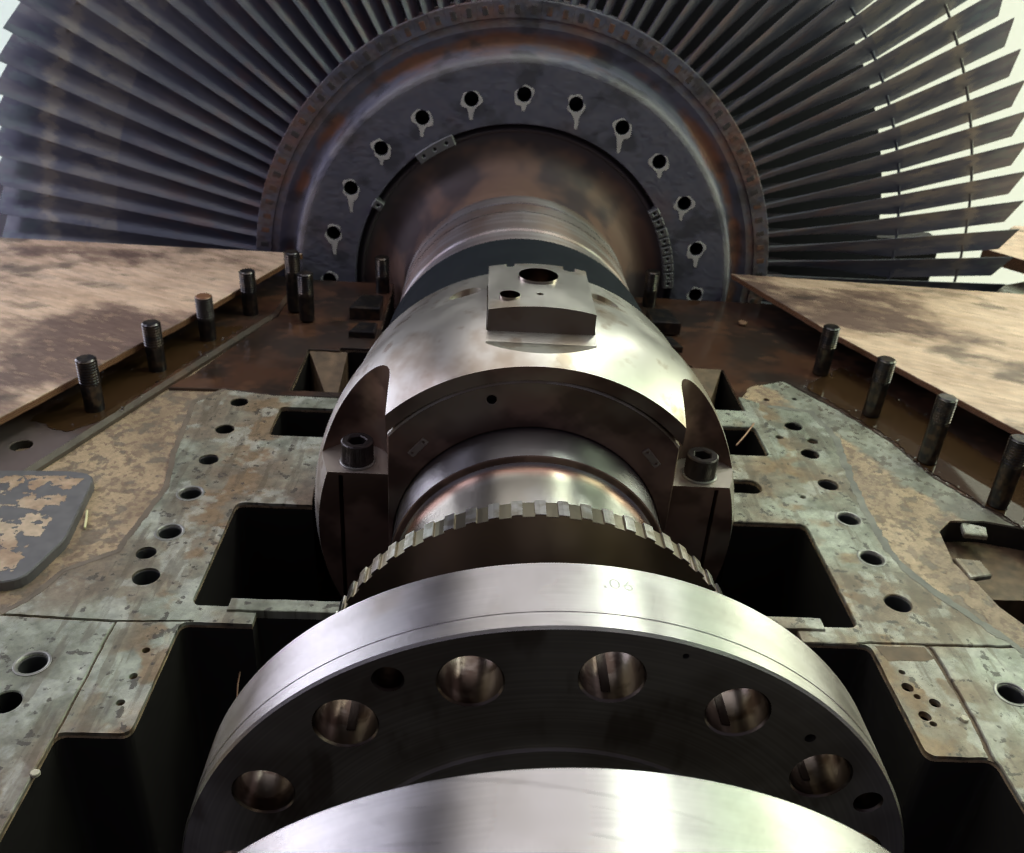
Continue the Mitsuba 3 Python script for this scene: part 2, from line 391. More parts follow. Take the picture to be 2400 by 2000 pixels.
def lathe(polys, n=224, axis='y', centre=(0, 0, 0), a0=-PI / 2, a1=1.5 * PI):
    """Surface of revolution about the y or z axis from several polylines [(along, radius), ...]; each polyline is smooth in itself. Returns (mesh, uv)."""
    V, F, U = [], [], []
    th = np.linspace(a0, a1, n + 1)
    base = 0
    for pl in polys:
        pl = np.asarray(pl, float)
        m = len(pl)
        s = np.concatenate([[0], np.cumsum(np.linalg.norm(np.diff(pl, axis=0), axis=1))])
        a, r = pl[:, 0][:, None], pl[:, 1][:, None]
        if axis == 'y':
            v = np.stack([r * np.cos(th), a + 0 * th, r * np.sin(th)], -1)
        else:
            v = np.stack([r * np.cos(th), r * np.sin(th), a + 0 * th], -1)
        V.append(v.reshape(-1, 3))
        U.append(np.stack(np.broadcast_arrays((th / (2 * PI))[None, :], s[:, None]), -1).reshape(-1, 2))
        i, j = np.meshgrid(np.arange(m - 1), np.arange(n), indexing='ij')
        q = base + np.stack([i * (n + 1) + j, i * (n + 1) + j + 1, (i + 1) * (n + 1) + j + 1, (i + 1) * (n + 1) + j], -1).reshape(-1, 4)
        F.append(np.vstack([q[:, [0, 1, 2]], q[:, [0, 2, 3]]]))
        base += m * (n + 1)
    return trimesh.Trimesh(np.vstack(V) + np.array(centre), np.vstack(F), process=False), np.vstack(U)


def put_lathe(parent, name, polys, bsdf, n=224, label=None, **kw):
    m, uv = lathe(polys, n, **kw)
    return put(parent, name, m, bsdf, smooth=True, uv=uv, label=label)


def tri(poly):
    v, f = trimesh.creation.triangulate_polygon(poly, engine='earcut')
    return np.asarray(v), np.asarray(f)


def geoms(g):
    return [x for x in getattr(g, 'geoms', [g]) if x.geom_type == 'Polygon' and x.area > 1e-7]


def rings(poly):
    return [np.asarray(poly.exterior.coords)[:-1]] + [np.asarray(r.coords)[:-1] for r in poly.interiors]


def inset(ring, b, outer):
    """Moves a ring b metres into the solid."""
    sgn = np.sum(ring[:, 0] * np.roll(ring[:, 1], -1) - np.roll(ring[:, 0], -1) * ring[:, 1])
    e = np.roll(ring, -1, 0) - ring
    nrm = np.stack([e[:, 1], -e[:, 0]], -1) / (np.linalg.norm(e, axis=1, keepdims=True) + 1e-12) * np.sign(sgn)
    a = nrm + np.roll(nrm, 1, 0)
    a /= np.maximum(np.linalg.norm(a, axis=1, keepdims=True), 1e-9)
    c = np.maximum(np.sum(a * nrm, 1, keepdims=True), 0.5)
    return ring - a / c * b * (1 if outer else -1)


def slab(poly, z0, z1, b=0.0, axes='xy', bottom=False, bh=None):
    """A plate with vertical sides and chamfered upper edges. axes 'xy': thickness along z; 'xz': the polygon lies in x and z and z0 -> z1 runs along y (z1 is the chamfered end)."""
    parts = []
    for g in geoms(poly):
        g = shapely.remove_repeated_points(g.simplify(1e-5), 2e-4)
        rs = rings(g)
        bs = [b if k == 0 or bh is None else bh for k in range(len(rs))]
        ins = [inset(r, bs[k], k == 0) if b else r for k, r in enumerate(rs)]
        top = Polygon(ins[0], ins[1:])
        if not top.is_valid:
            ins, top = rs, g
        v, f = tri(top)
        V, F = [np.column_stack([v, np.full(len(v), z1)])], [f]
        base = len(v)
        for r, q, bk in zip(rs, ins, bs):
            zb = z1 - math.copysign(bk, z1 - z0)
            n = len(r)
            k = np.arange(n)
            for lo, zl, hi, zh in ((r, z0, r, zb),) + (((r, zb, q, z1),) if b else ()):
                V.append(np.vstack([np.column_stack([lo, np.full(n, zl)]), np.column_stack([hi, np.full(n, zh)])]))
                qd = base + np.stack([k, (k + 1) % n, n + (k + 1) % n, n + k], -1)
                F.append(np.vstack([qd[:, [0, 1, 2]], qd[:, [0, 2, 3]]]))
                base += 2 * n
        if bottom:
            v2, f2 = tri(g)
            V.append(np.column_stack([v2, np.full(len(v2), z0)]))
            F.append(f2[:, ::-1] + base)
        V = np.vstack(V)
        if axes == 'xz':
            V = V[:, [0, 2, 1]]
        parts.append(trimesh.Trimesh(V, np.vstack(F), process=False))
    return trimesh.util.concatenate(parts)


def walls(poly, z0, z1):
    V, F, base = [], [], 0
    for g in geoms(poly):
        for r in rings(g):
            n = len(r)
            k = np.arange(n)
            V.append(np.vstack([np.column_stack([r, np.full(n, z0)]), np.column_stack([r, np.full(n, z1)])]))
            q = base + np.stack([k, (k + 1) % n, n + (k + 1) % n, n + k], -1)
            F.append(np.vstack([q[:, [0, 1, 2]], q[:, [0, 2, 3]]]))
            base += 2 * n
    return trimesh.Trimesh(np.vstack(V), np.vstack(F), process=False)


def disc(x, y, r, seg=40):
    return Point(x, y).buffer(r, quad_segs=seg // 4)


def rounded(poly, r):
    return poly.buffer(-r, quad_segs=5).buffer(2 * r, quad_segs=5).buffer(-r, quad_segs=5)


def worn(poly, amp=0.0012, step=0.012, seed=0):
    """An outline with the small irregularities of a worn casting."""
    out = []
    for g in geoms(poly):
        g = shapely.segmentize(g, step)
        rr = []
        for r in rings(g):
            p3 = np.column_stack([r * 55, np.full(len(r), seed * 3.7)])
            d = np.stack([meshkit.fbm(p3, 3, seed), meshkit.fbm(p3, 3, seed + 31)], -1) - 0.5
            rr.append(r + d * 2 * amp)
        q = Polygon(rr[0], rr[1:])
        out += geoms(q if q.is_valid else q.buffer(0))
    return unary_union(out)


def tube(points, r, n=8):
    p = np.asarray(points, float)
    t = np.gradient(p, axis=0)
    t /= np.linalg.norm(t, axis=1, keepdims=True)
    a = np.cross(t, [0.0, 0.0, 1.0])
    a[np.linalg.norm(a, axis=1) < 1e-3] = [1, 0, 0]
    a /= np.linalg.norm(a, axis=1, keepdims=True)
    b = np.cross(t, a)
    th = np.arange(n) * 2 * PI / n
    v = p[:, None] + r * (np.cos(th)[None, :, None] * a[:, None] + np.sin(th)[None, :, None] * b[:, None])
    i, j = np.meshgrid(np.arange(len(p) - 1), np.arange(n), indexing='ij')
    q = np.stack([i * n + j, i * n + (j + 1) % n, (i + 1) * n + (j + 1) % n, (i + 1) * n + j], -1).reshape(-1, 4)
    f = np.vstack([q[:, [0, 1, 2]], q[:, [0, 2, 3]]])
    v = np.vstack([v.reshape(-1, 3), p[:1], p[-1:]])
    m = len(p) * n
    caps = [[m, (k + 1) % n, k] for k in range(n)] + [[m + 1, m - n + k, m - n + (k + 1) % n] for k in range(n)]
    return trimesh.Trimesh(v, np.vstack([f, caps]), process=False)


# ---------------------------------------------------------------- casing: plan
def mirror(g):
    return shapely.affinity.scale(g, -1, 1, origin=(0, 0))


import shapely.affinity
P = Polygon
OPEN = unary_union([
    rounded(unary_union([box(-0.56, -0.5, 0.56, 1.102), box(-0.66, -0.5, 0.66, 0.875)]), 0.014),
    rounded(box(-0.556, 1.142, 0.556, 1.441), 0.016),
    rounded(box(-0.553, 1.700, 0.553, 1.832), 0.010),
    rounded(P([(-0.428, 1.913), (-0.470, 2.170), (0.470, 2.170), (0.428, 1.913)]), 0.006),
    disc(0, 1.512, 0.4185, 160), box(-0.375, 1.55, 0.375, 2.80), box(-0.27, 0.9, 0.27, 1.6)])
OPEN = unary_union([OPEN, box(-0.547, 1.912, 0.551, 2.150),
                    rounded(box(0.40, 1.545, 0.501, 1.597), 0.022), box(-0.447, 1.09, 0.447, 1.1315)])
CAVITY = rounded(P([(0.829, 1.443), (0.869, 1.482), (0.94, 1.486), (1.03, 1.462), (1.10, 1.30), (0.95, 1.10), (0.862, 1.165), (0.838, 1.217), (0.828, 1.284), (0.812, 1.341)]), 0.008)

HOLES = []          # x, y, radius, threaded, ringed
for k in range(6):
    for s in (-1, 1):
        HOLES.append((s * 0.6505, 1.8447 - 0.1269 * k, 0.0205 if k < 5 else 0.0230, k in (2, 3, 4, 5), k in (3, 4)))
HOLES += [(-0.747, 1.001, 0.0205, True, True), (-0.750, 0.926, 0.0205, False, False), (0.748, 1.001, 0.0205, True, True), (0.751, 0.85, 0.0205, False, False),
          (-0.672, 1.274, 0.0175, True, False)]
SMALL = [(-0.592, 1.036, 0.0062), (-0.592, 0.982, 0.0062), (-0.592, 0.930, 0.0062), (0.589, 1.040, 0.0055), (0.585, 1.008, 0.0092), (0.592, 0.989, 0.0055),
         (0.615, 0.977, 0.0088), (0.588, 0.950, 0.0092), (0.594, 0.935, 0.0055), (0.600, 1.789, 0.0085), (0.675, 1.777, 0.012), (0.580, 1.539, 0.006),
         (0.667, 1.462, 0.006), (0.625, 1.99, 0.008), (0.70, 2.0, 0.007)]
HOLEU = unary_union([disc(x, y, r) for x, y, r, *_ in HOLES] + [disc(x, y, r, 20) for x, y, r in SMALL])

OUT_L = P([(-1.10, 1.19), (-1.060, 1.262), (-0.937, 1.611), (-0.780, 2.057), (-0.672, 2.36), (-0.66, 2.66), (-2.6, 2.66), (-2.6, 1.19)])
OUT_R = P([(1.20, 1.12), (1.085, 1.30), (0.972, 1.525), (0.905, 1.650), (0.868, 1.800), (0.796, 1.943), (0.70, 2.10), (0.66, 2.36), (0.66, 2.66), (2.6, 2.66), (2.6, 1.12)])
BROWN = unary_union([P([(-0.66, 2.66), (-0.69, 2.31), (-0.79, 1.985), (-0.83, 1.90), (-0.70, 1.905), (-0.58, 1.885), (-0.40, 1.89), (0.40, 1.95), (0.56, 1.985), (0.60, 2.06), (0.70, 2.10), (0.66, 2.36), (0.66, 2.66)])])
EDGE_L = [(-0.585, 1.885), (-0.700, 1.905), (-0.751, 1.840), (-0.729, 1.610), (-0.702, 1.483), (-0.709, 1.415), (-0.718, 1.336), (-0.722, 1.278), (-0.792, 1.218), (-0.801, 1.181), (-0.819, 1.137), (-0.843, 1.106), (-0.885, 1.0), (-0.90, 0.1), (0, 0.1), (0, 1.885)]
EDGE_R = [(0.56, 1.985), (0.618, 1.940), (0.714, 1.923), (0.737, 1.794), (0.709, 1.614), (0.691, 1.410), (0.702, 1.312), (0.747, 1.212), (0.801, 1.128), (0.86, 1.03), (0.90, 0.9), (0.90, 0.1), (0, 0.1), (0, 1.95)]
BASE = box(-2.6, 0.1, 2.6, 2.66)
SOLID = BASE.difference(unary_union([OPEN, HOLEU, CAVITY]))
C = thing('turbine_casing', 'opened lower turbine casing with scraped joint faces and rows of bolt holes', 'turbine casing')
put(C, 'casting', slab(worn(SOLID, 0.0006, 0.02, 1), -0.011, -0.0065), 'flaking_paint', label='flaking beige painted casting between the joint faces')
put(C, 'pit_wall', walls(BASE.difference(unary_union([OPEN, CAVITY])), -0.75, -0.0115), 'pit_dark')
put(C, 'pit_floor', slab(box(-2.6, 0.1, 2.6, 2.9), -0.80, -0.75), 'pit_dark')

ML = P(EDGE_L).difference(unary_union([OPEN, HOLEU]))
MR = P(EDGE_R).difference(unary_union([OPEN, HOLEU, CAVITY]))
cutL = [LineString([(-0.86, 1.1065), (-0.66, 1.0985), (-0.54, 1.1045)]), LineString([(-0.6585, 1.10), (-0.6600, 1.07), (-0.657, 0.86)])]
cutR = [LineString([(0.54, 1.1045), (0.66, 1.1055), (0.87, 1.109)]), LineString([(0.655, 1.107), (0.6600, 1.094), (0.6605, 1.028), (0.658, 0.925), (0.652, 0.86)])]
landL, landR = box(-2, 1.1, 0, 3), box(0, 1.1, 2, 3)
gl = unary_union([c.buffer(0.0022, cap_style='flat') for c in cutL])
gr = unary_union([cutR[0].buffer(0.0022, cap_style='flat'), cutR[1].buffer(0.0045, cap_style='flat')])
for side, mach, groove, nm in ((-1, ML, worn(gl, 0.0012, 0.006, 5), 'left'), (1, MR, worn(gr, 0.0022, 0.006, 6), 'right')):
    pieces = geoms(mach.difference(groove))
    for g in pieces:
        if g.area < 1e-4:
            continue
        pad = box(-0.659, 0.86, -0.55, 1.11) if side < 0 else box(0.55, 0.86, 0.659, 1.11)
        ispad = g.intersection(pad).area > 0.8 * g.area
        put(C, 'packing_plate' if ispad else 'joint_face', slab(worn(g, 0.0013 if not ispad else 0.0008, 0.012, 2 if side < 0 else 3), -0.0064, -0.0022 if ispad else 0.0, 0.0016), 'machined_joint')
for _g in geoms(unary_union([gl, gr]).intersection(SOLID)):
    put(C, 'groove_dirt', slab(_g, -0.0063, -0.0048), 'groove_dirt')
for _e, _sd in ((LineString(EDGE_L[1:12]), 21), (LineString(EDGE_R[1:10]), 22)):
    for _g in geoms(worn(_e.buffer(0.0055 if _sd == 21 else 0.008), 0.0055 if _sd == 21 else 0.010, 0.007, _sd).difference(unary_union([HOLEU, OPEN, CAVITY]))):
        put(C, 'sealant_line', slab(_g, -0.006, 0.0005, 0.0), 'sealant' if _sd == 21 else 'sealant_grey')
scene['sealant'] = two({'type': 'principled', 'base_color': proc(lambda p, n, uv: mix((0.10, 0.075, 0.055), (0.20, 0.155, 0.115), fbm(p.x * 45, p.y * 45, 2.0, octaves=4))), 'roughness': 0.6})
scene['sealant_grey'] = two({'type': 'principled', 'base_color': proc(lambda p, n, uv: mix((0.09, 0.085, 0.075), (0.24, 0.235, 0.20), fbm(p.x * 35, p.y * 35, 2.0, octaves=5))), 'roughness': 0.5})
put(C, 'groove_dirt', slab(worn(P([(0.568, 1.098), (0.652, 1.099), (0.655, 1.073), (0.64, 1.066), (0.575, 1.064)]), 0.004, 0.008, 9), -0.0022, 0.0004), 'groove_dirt', label='brown dried sealant below the right joint line')
for s in (-1, 1):   # stepped ledges under the coupling
    led = box(0.30, 1.130, 0.494, 1.1585) if s > 0 else box(-0.494, 1.130, -0.30, 1.1585)
    put(C, 'ledge', slab(worn(led, 0.0012, 0.01, 11), -0.012, 0.0045, 0.0012), 'machined_joint')
put(C, 'outer_flange', slab(worn(OUT_L, 0.0016, 0.02, 4).difference(disc(-1.030, 1.596, 0.0215)).difference(OPEN), -0.0064, 0.012, 0.009, bh=0.001), 'oily_flange', label='oily brown outer flange along the left studs')
OUT_R = unary_union([OUT_R, BROWN.intersection(box(0, 0, 3, 3))]).difference(HOLEU)
BROWN = BROWN.intersection(box(-3, 0, 0, 3))
for _g in geoms(BROWN.difference(OPEN).difference(OUT_L.buffer(0.001)).difference(HOLEU)):
    put(C, 'rear_flange', slab(worn(_g, 0.003, 0.02, 7), -0.0064, 0.0015, 0.001), 'oily_flange')

put(C, 'outer_flange', slab(worn(OUT_R, 0.0060, 0.008, 8).difference(CAVITY).difference(OPEN), -0.0064, -0.0042, 0.0), 'oily_flange', label='oily brown outer flange along the right studs')

prof = []
pitch, top, dep = 0.0042, -0.004, 0.085
zz = top
while zz > -dep:
    prof += [(zz, 1.0), (zz - pitch * 0.5, 0.93)]
    zz -= pitch
for x, y, r, thr, ringed in HOLES:
    if thr:
        put_lathe(C, 'threaded_bore', [[(a, r * 0.985 * b) for a, b in prof]], 'bore_steel', n=40, axis='z', centre=(x, y, 0))
    else:
        put_lathe(C, 'bolt_hole', [[(-0.003, r * 0.985), (-0.085, r * 0.985)]], 'hole_dark', n=40, axis='z', centre=(x, y, 0))
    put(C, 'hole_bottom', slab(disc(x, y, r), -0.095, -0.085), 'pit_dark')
    if ringed:
        put_lathe(C, 'hole_rim', [[(0.0008, r * 1.30), (0.0014, r * 1.26), (0.0014, r * 1.06), (-0.004, r * 0.97)]], 'bore_edge', n=48, axis='z', centre=(x, y, 0))
put_lathe(C, 'bolt_hole', [[(0.010, 0.0213), (-0.08, 0.0213)]], 'hole_dark', n=40, axis='z', centre=(-1.030, 1.596, 0))
# cavity floor and lugs at the right
put(C, 'cavity_floor', slab(worn(CAVITY.intersection(box(0.7, 1.31, 1.2, 1.6)).buffer(0.01), 0.004, 0.01, 3), -0.12, -0.060, 0.004), 'groove_dirt')
put(C, 'cavity_lug', slab(P([(0.896, 1.490), (0.941, 1.472), (0.929, 1.440), (0.884, 1.446)]), -0.022, -0.012, 0.002), 'machined_joint')
put(C, 'cavity_lug', slab(P([(0.815, 1.352), (0.865, 1.346), (0.867, 1.303), (0.82, 1.290)]), -0.012, -0.002, 0.002), 'machined_joint')
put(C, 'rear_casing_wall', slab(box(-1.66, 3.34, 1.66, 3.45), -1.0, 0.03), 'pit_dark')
for s in (-1, 1):   # sloping webs inside the rear pockets
    A = np.array([(s * 0.545, 2.150, -0.004), (s * 0.452, 2.152, -0.004), (s * 0.452, 1.914, -0.050), (s * 0.470, 1.914, -0.30), (s * 0.545, 2.150, -0.25)])
    put(C, 'pocket_web', trimesh.Trimesh(A, [[0, 1, 2], [0, 2, 3], [0, 3, 4]], process=False), 'groove_dirt')
    D = np.array([(s * 0.452, 2.152, -0.004), (s * 0.446, 2.152, -0.004), (s * 0.446, 1.914, -0.050), (s * 0.452, 1.914, -0.050), (s * 0.446, 2.152, -0.3), (s * 0.446, 1.914, -0.3)])
    put(C, 'pocket_web', trimesh.Trimesh(D, [[0, 1, 2], [0, 2, 3], [1, 4, 5], [1, 5, 2]], process=False), 'groove_dirt')
# small gusset blocks beside the rear shaft
for s in (-1, 1):
    put(C, 'gusset_block', slab(box(*sorted((s * 0.385, s * 0.475)), 0, 0) if False else P([(s * 0.385, 2.36), (s * 0.47, 2.36), (s * 0.45, 2.46), (s * 0.385, 2.46)]), 0.0015, 0.040, 0.004), 'stud_steel')
    put(C, 'gusset_block', slab(P([(s * 0.385, 2.235), (s * 0.455, 2.235), (s * 0.435, 2.30), (s * 0.385, 2.30)]), 0.0015, 0.022, 0.004), 'stud_steel')

# ---------------------------------------------------------------- rotor
R = thing('turbine_rotor', 'heavy turbine rotor with a bladed wheel, polished shaft, toothed ring and bolted coupling flange', 'turbine rotor')
RF, YF, YB = 0.420, 0.6486, 0.7485
bolts = [(0.3591 * math.cos(math.radians(83.4 + 22.5 * k)), 0.3591 * math.sin(math.radians(83.4 + 22.5 * k))) for k in range(16)]
jacks = [(0.389 * math.cos(math.radians(a)), 0.389 * math.sin(math.radians(a)), rr) for a, rr in ((117.5, 0.0165), (28.1, 0.0165), (208, 0.0165), (298, 0.0165))]
put_lathe(R, 'coupling_flange', [[(YF, RF - 0.003), (YF + 0.0028, RF - 0.0002)], [(YF + 0.0028, RF - 0.0004), (YF + 0.0222, RF - 0.0004)], [(YF + 0.0222, RF - 0.0004), (YF + 0.0226, RF + 0.0004)],
                                [(YF + 0.0226, RF + 0.0004), (YB - 0.002, RF + 0.0004)], [(YB - 0.002, RF + 0.0004), (YB, RF - 0.002)]], 'turned_steel', n=320)
face = Point(0, 0).buffer(RF - 0.003, quad_segs=80)
for x, z in bolts:
    face = face.difference(disc(x, z, 0.0342, 56))
for x, z, rr in jacks:
    face = face.difference(disc(x, z, rr, 40))
face = face.difference(disc(0.257, 0.280, 0.006, 16)).difference(disc(0.11, 0.388, 0.0035, 12))
fm = [slab(face, YF + 0.01, YF, 0.0, 'xz'), slab(Point(0, 0).buffer(0.418, quad_segs=60).difference(unary_union([disc(x, z, 0.0325, 48) for x, z in bolts] + [disc(x, z, rr, 32) for x, z, rr in jacks])).difference(disc(0, 0, 0.2, 60)), YB - 0.01, YB, 0, 'xz')]
put(R, 'flange_face', trimesh.util.concatenate(fm), 'dark_face')
put_lathe(R, 'spigot', [[(YF, 0.256), (YF - 0.004, 0.2545)], [(YF - 0.004, 0.2545), (YF - 0.004, 0.0)]], 'dark_face', n=128)
for x, z in bolts:
    m, uv = lathe([[(YF, 0.0342), (YF + 0.0022, 0.0322)], [(YF + 0.0022, 0.0322), (YB, 0.0322)]], 56, 'y', (x, 0, z))
    put(R, 'bolt_hole', m, 'bolt_bore', smooth=True)
for k, off in ((0, -3), (15, -7), (14, -5), (2, 3)):
    m, uv = lathe([[(YF + 0.012 + 0.004 * (k % 3), 0.0315), (YB, 0.0315)]], 6, 'y', (bolts[k][0], 0, bolts[k][1]), math.radians(-90 + off - 9), math.radians(-90 + off + 9))
    put(R, 'bore_slot', m, 'slot_brown')
for x, z, rr in jacks:
    pr = [(YF + 0.002 + 0.002 * k, rr * (0.99 if k % 2 else 0.93)) for k in range(16)]
    m, uv = lathe([[(YF, rr), (YF + 0.003, rr * 0.92)], [(YF + 0.003, rr * 0.92), (YB, rr * 0.92)]], 40, 'y', (x, 0, z))
    put(R, 'jacking_hole', m, 'bolt_bore', smooth=True)
# the faint numbers punched on the rim
txt = meshkit.text_mesh('.06', 0.016, 0.0004)
v = np.array(txt.vertices)
ang = PI / 2 - 0.075 - (v[:, 0]) / RF
rr = RF + 0.0004 + v[:, 2] * 0.25 + 0.00005
txt.vertices = np.column_stack([rr * np.cos(ang), YF + 0.062 + v[:, 1] * 0.9, rr * np.sin(ang)])
scene['punched_ink'] = two({'type': 'principled', 'base_color': rgbt((0.40, 0.40, 0.38)), 'metallic': 0.95, 'roughness': 0.42})
put(R, 'punched_number', txt, 'punched_ink')
# shaft behind the flange
put_lathe(R, 'front_shaft', [[(YB, 0.235), (YB + 0.02, 0.222), (0.96, 0.2218), (1.10, 0.2218)], [(1.10, 0.2214), (1.102, 0.2214)], [(1.102, 0.2218), (1.215, 0.2218), (1.226, 0.2222), (1.235, 0.2236), (1.243, 0.2265), (1.2475, 0.2305), (1.2495, 0.2345)]], 'journal_steel', n=256)
put_lathe(R, 'collar_face', [[(1.2495, 0.2345), (1.2505, 0.2435)], [(1.2505, 0.2435), (1.252, 0.2460)]], 'varnished_steel', n=224)
put_lathe(R, 'collar', [[(1.252, 0.2460), (1.292, 0.2460)], [(1.292, 0.2456), (1.40, 0.2456)]], 'journal_steel', n=256)
teeth, NT = [], 62
for k in range(NT):
    c = math.radians(92.1) + 2 * PI * k / NT
    h = 2 * PI / NT
    for a, q in ((-0.245, 0.3108), (-0.235, 0.3145), (-0.08, 0.3146), (0.08, 0.3146), (0.235, 0.3145), (0.245, 0.3108), (0.50, 0.3109)):
        teeth.append((q * math.cos(c + a * h), q * math.sin(c + a * h)))
put(R, 'toothed_ring', trimesh.util.concatenate([slab(P(teeth), 1.020, 0.986, 0.0006, 'xz')]), 'tooth_steel')


def c_tooth(p, n, uv):
    a = dr.atan2(p.z, p.x)
    k = fbm(a * 14, p.y * 60, 0.5, octaves=3)
    c = mix((0.74, 0.72, 0.69), (0.50, 0.46, 0.38), smoothstep(0.4, 0.65, k)) * (0.85 + 0.35 * cell_rand(a * 124 / (2 * PI) + 0.25, 1.0, 2.0))
    r = dr.sqrt(p.x * p.x + p.z * p.z)
    c = mix((0.36, 0.32, 0.235), c, smoothstep(0.3112, 0.3135, r))
    return mix(c, (0.17, 0.125, 0.10), dr.select(dr.abs(n.y) > 0.9, 1.0, 0.0))


scene['tooth_steel'] = two({'type': 'principled', 'base_color': proc(c_tooth), 'metallic': 1.0, 'roughness': 0.2})
# rear shaft
put_lathe(R, 'oil_guard_band', [[(1.66, 0.340), (1.67, 0.3465), (2.085, 0.3465), (2.092, 0.343)], [(2.092, 0.343), (2.096, 0.333)]], 'navy_paint', n=224)
gro = [(2.094, 0.336), (2.12, 0.337), (2.165, 0.337)]
put_lathe(R, 'rear_shaft', [gro, [(2.165, 0.337), (2.172, 0.330)], [(2.172, 0.330), (2.205, 0.330)], [(2.205, 0.330), (2.210, 0.334)], [(2.210, 0.334), (2.36, 0.334)], [(2.36, 0.332), (2.366, 0.332)],
                            [(2.366, 0.334), (2.44, 0.334)], [(2.44, 0.3325), (2.446, 0.3325)], [(2.446, 0.334), (2.52, 0.334)], [(2.52, 0.334), (2.524, 0.331)]], 'rear_steel', n=256)
fil = [(2.524, 0.331)] + [(2.524 + 0.185 * math.sin(t), 0.331 + 0.12 * (1 - math.cos(t)) ** 1.15) for t in np.linspace(0.08, PI / 2, 18)]
put_lathe(R, 'wheel_hub', [fil + [(2.712, 0.470)], [(2.712, 0.470), (2.702, 0.474), (2.702, 0.482), (2.716, 0.4865)], [(2.716, 0.4865), (2.730, 0.4870), (2.730, 0.4975)]], 'hub_iron', n=256)
YD = 2.686
ringp = Point(0, 0).buffer(0.664, quad_segs=80).difference(Point(0, 0).buffer(0.4975, quad_segs=80))
wb = [(0.5792 * math.cos(math.radians(90.4 + 15 * k)), 0.5792 * math.sin(math.radians(90.4 + 15 * k))) for k in range(24)]
for x, z in wb:
    ringp = ringp.difference(disc(x, z, 0.0205, 32))
put(R, 'bolting_ring', slab(ringp, YD + 0.05, YD, 0.0015, 'xz'), 'wheel_iron')
for x, z in wb:
    m, uv = lathe([[(YD + 0.001, 0.0204), (YD + 0.11, 0.0204)], [(YD + 0.11, 0.0204), (YD + 0.11, 0.0)]], 32, 'y', (x, 0, z))
    put(R, 'ring_hole', m, 'hole_dark', smooth=True)
lip = [(YD + 0.0, 0.6625), (YD + 0.002, 0.672), (YD + 0.008, 0.6795), (YD + 0.018, 0.6845), (YD + 0.035, 0.6875)]
dish = [(YD + 0.035, 0.6875), (YD + 0.062, 0.690), (YD + 0.078, 0.697), (YD + 0.086, 0.709), (YD + 0.086, 0.724), (YD + 0.080, 0.738), (YD + 0.072, 0.748)]
put_lathe(R, 'wheel', [lip, dish, [(YD + 0.072, 0.748), (YD + 0.0735, 0.772)], [(YD + 0.0735, 0.772), (YD + 0.26, 0.7722)]], 'wheel_iron', n=288)

# blades
NB = 110
SP = 2 * PI / NB


def lerp(r, tab):
    return np.interp(r, [t[0] for t in tab], [t[1] for t in tab])


def blade_mesh():
    secs, S = [], 15
    s = np.linspace(0, 1, S)
    rad = np.concatenate([np.linspace(0.818, 1.12, 12), np.linspace(1.15, 1.622, 16)])
    for r in rad:
        dy = lerp(r, [(0.818, 0.120), (1.2, 0.112), (1.612, 0.100)])
        dt = lerp(r, [(0.818, 0.016), (1.0, 0.050), (1.15, 0.082), (1.27, 0.101), (1.45, 0.100), (1.612, 0.099)])
        cam = lerp(r, [(0.818, 0.010), (1.05, 0.010), (1.22, 0.007), (1.35, 0.004), (1.612, -0.003)])
        th = lerp(r, [(0.818, 0.011), (1.1, 0.0065), (1.3, 0.0040), (1.612, 0.0028)])
        y = 2.777 + s * dy
        t = s * dt + cam * 4 * s * (1 - s) - 0.035
        h = th * np.sqrt(np.maximum(4 * s * (1 - s), 0)) * (1.15 - 0.5 * s) + 0.0006
        tan = np.stack([np.gradient(y), np.gradient(t)], -1)
        tan /= np.linalg.norm(tan, axis=1, keepdims=True)
        nx, nt = -tan[:, 1], tan[:, 0]
        up = np.stack([y + nx * h, t + nt * h], -1)
        lo = np.stack([y - nx * h, t - nt * h], -1)[::-1]
        loop = np.vstack([up, lo])
        secs.append(np.column_stack([np.full(len(loop), r), loop[:, 0], -loop[:, 1]]))
    m = 2 * S
    V = np.vstack(secs)
    i, j = np.meshgrid(np.arange(len(secs) - 1), np.arange(m), indexing='ij')
    q = np.stack([i * m + j, i * m + (j + 1) % m, (i + 1) * m + (j + 1) % m, (i + 1) * m + j], -1).reshape(-1, 4)
    F = np.vstack([q[:, [0, 1, 2]], q[:, [0, 2, 3]]])
    k = (len(secs) - 1) * m
    cap = [[k + a, k + a + 1, k + m - 1 - a - 1] for a in range(S - 1)] + [[k + a, k + m - 2 - a, k + m - 1 - a] for a in range(S - 1)]
    return trimesh.Trimesh(V, np.vstack([F, cap]), process=False)


def root_mesh():
    w = 0.797 * SP * 0.494
    pl = P([(-w, 2.755), (w, 2.755), (w, 2.93), (-w, 2.93)])
    a = slab(pl, 0.7725, 0.8195, 0.002)
    v = a.vertices[:, [2, 1, 0]]
    k = v[:, 0] / 0.797
    v = np.column_stack([v[:, 0], v[:, 1], -v[:, 2] * k])
    b = slab(P([(-0.0055, 2.7535), (0.0055, 2.7535), (0.0055, 2.77), (-0.0055, 2.77)]), 0.785, 0.802, 0.001)
    b = np.array(b.vertices)[:, [2, 1, 0]]
    return trimesh.Trimesh(v, a.faces, process=False)


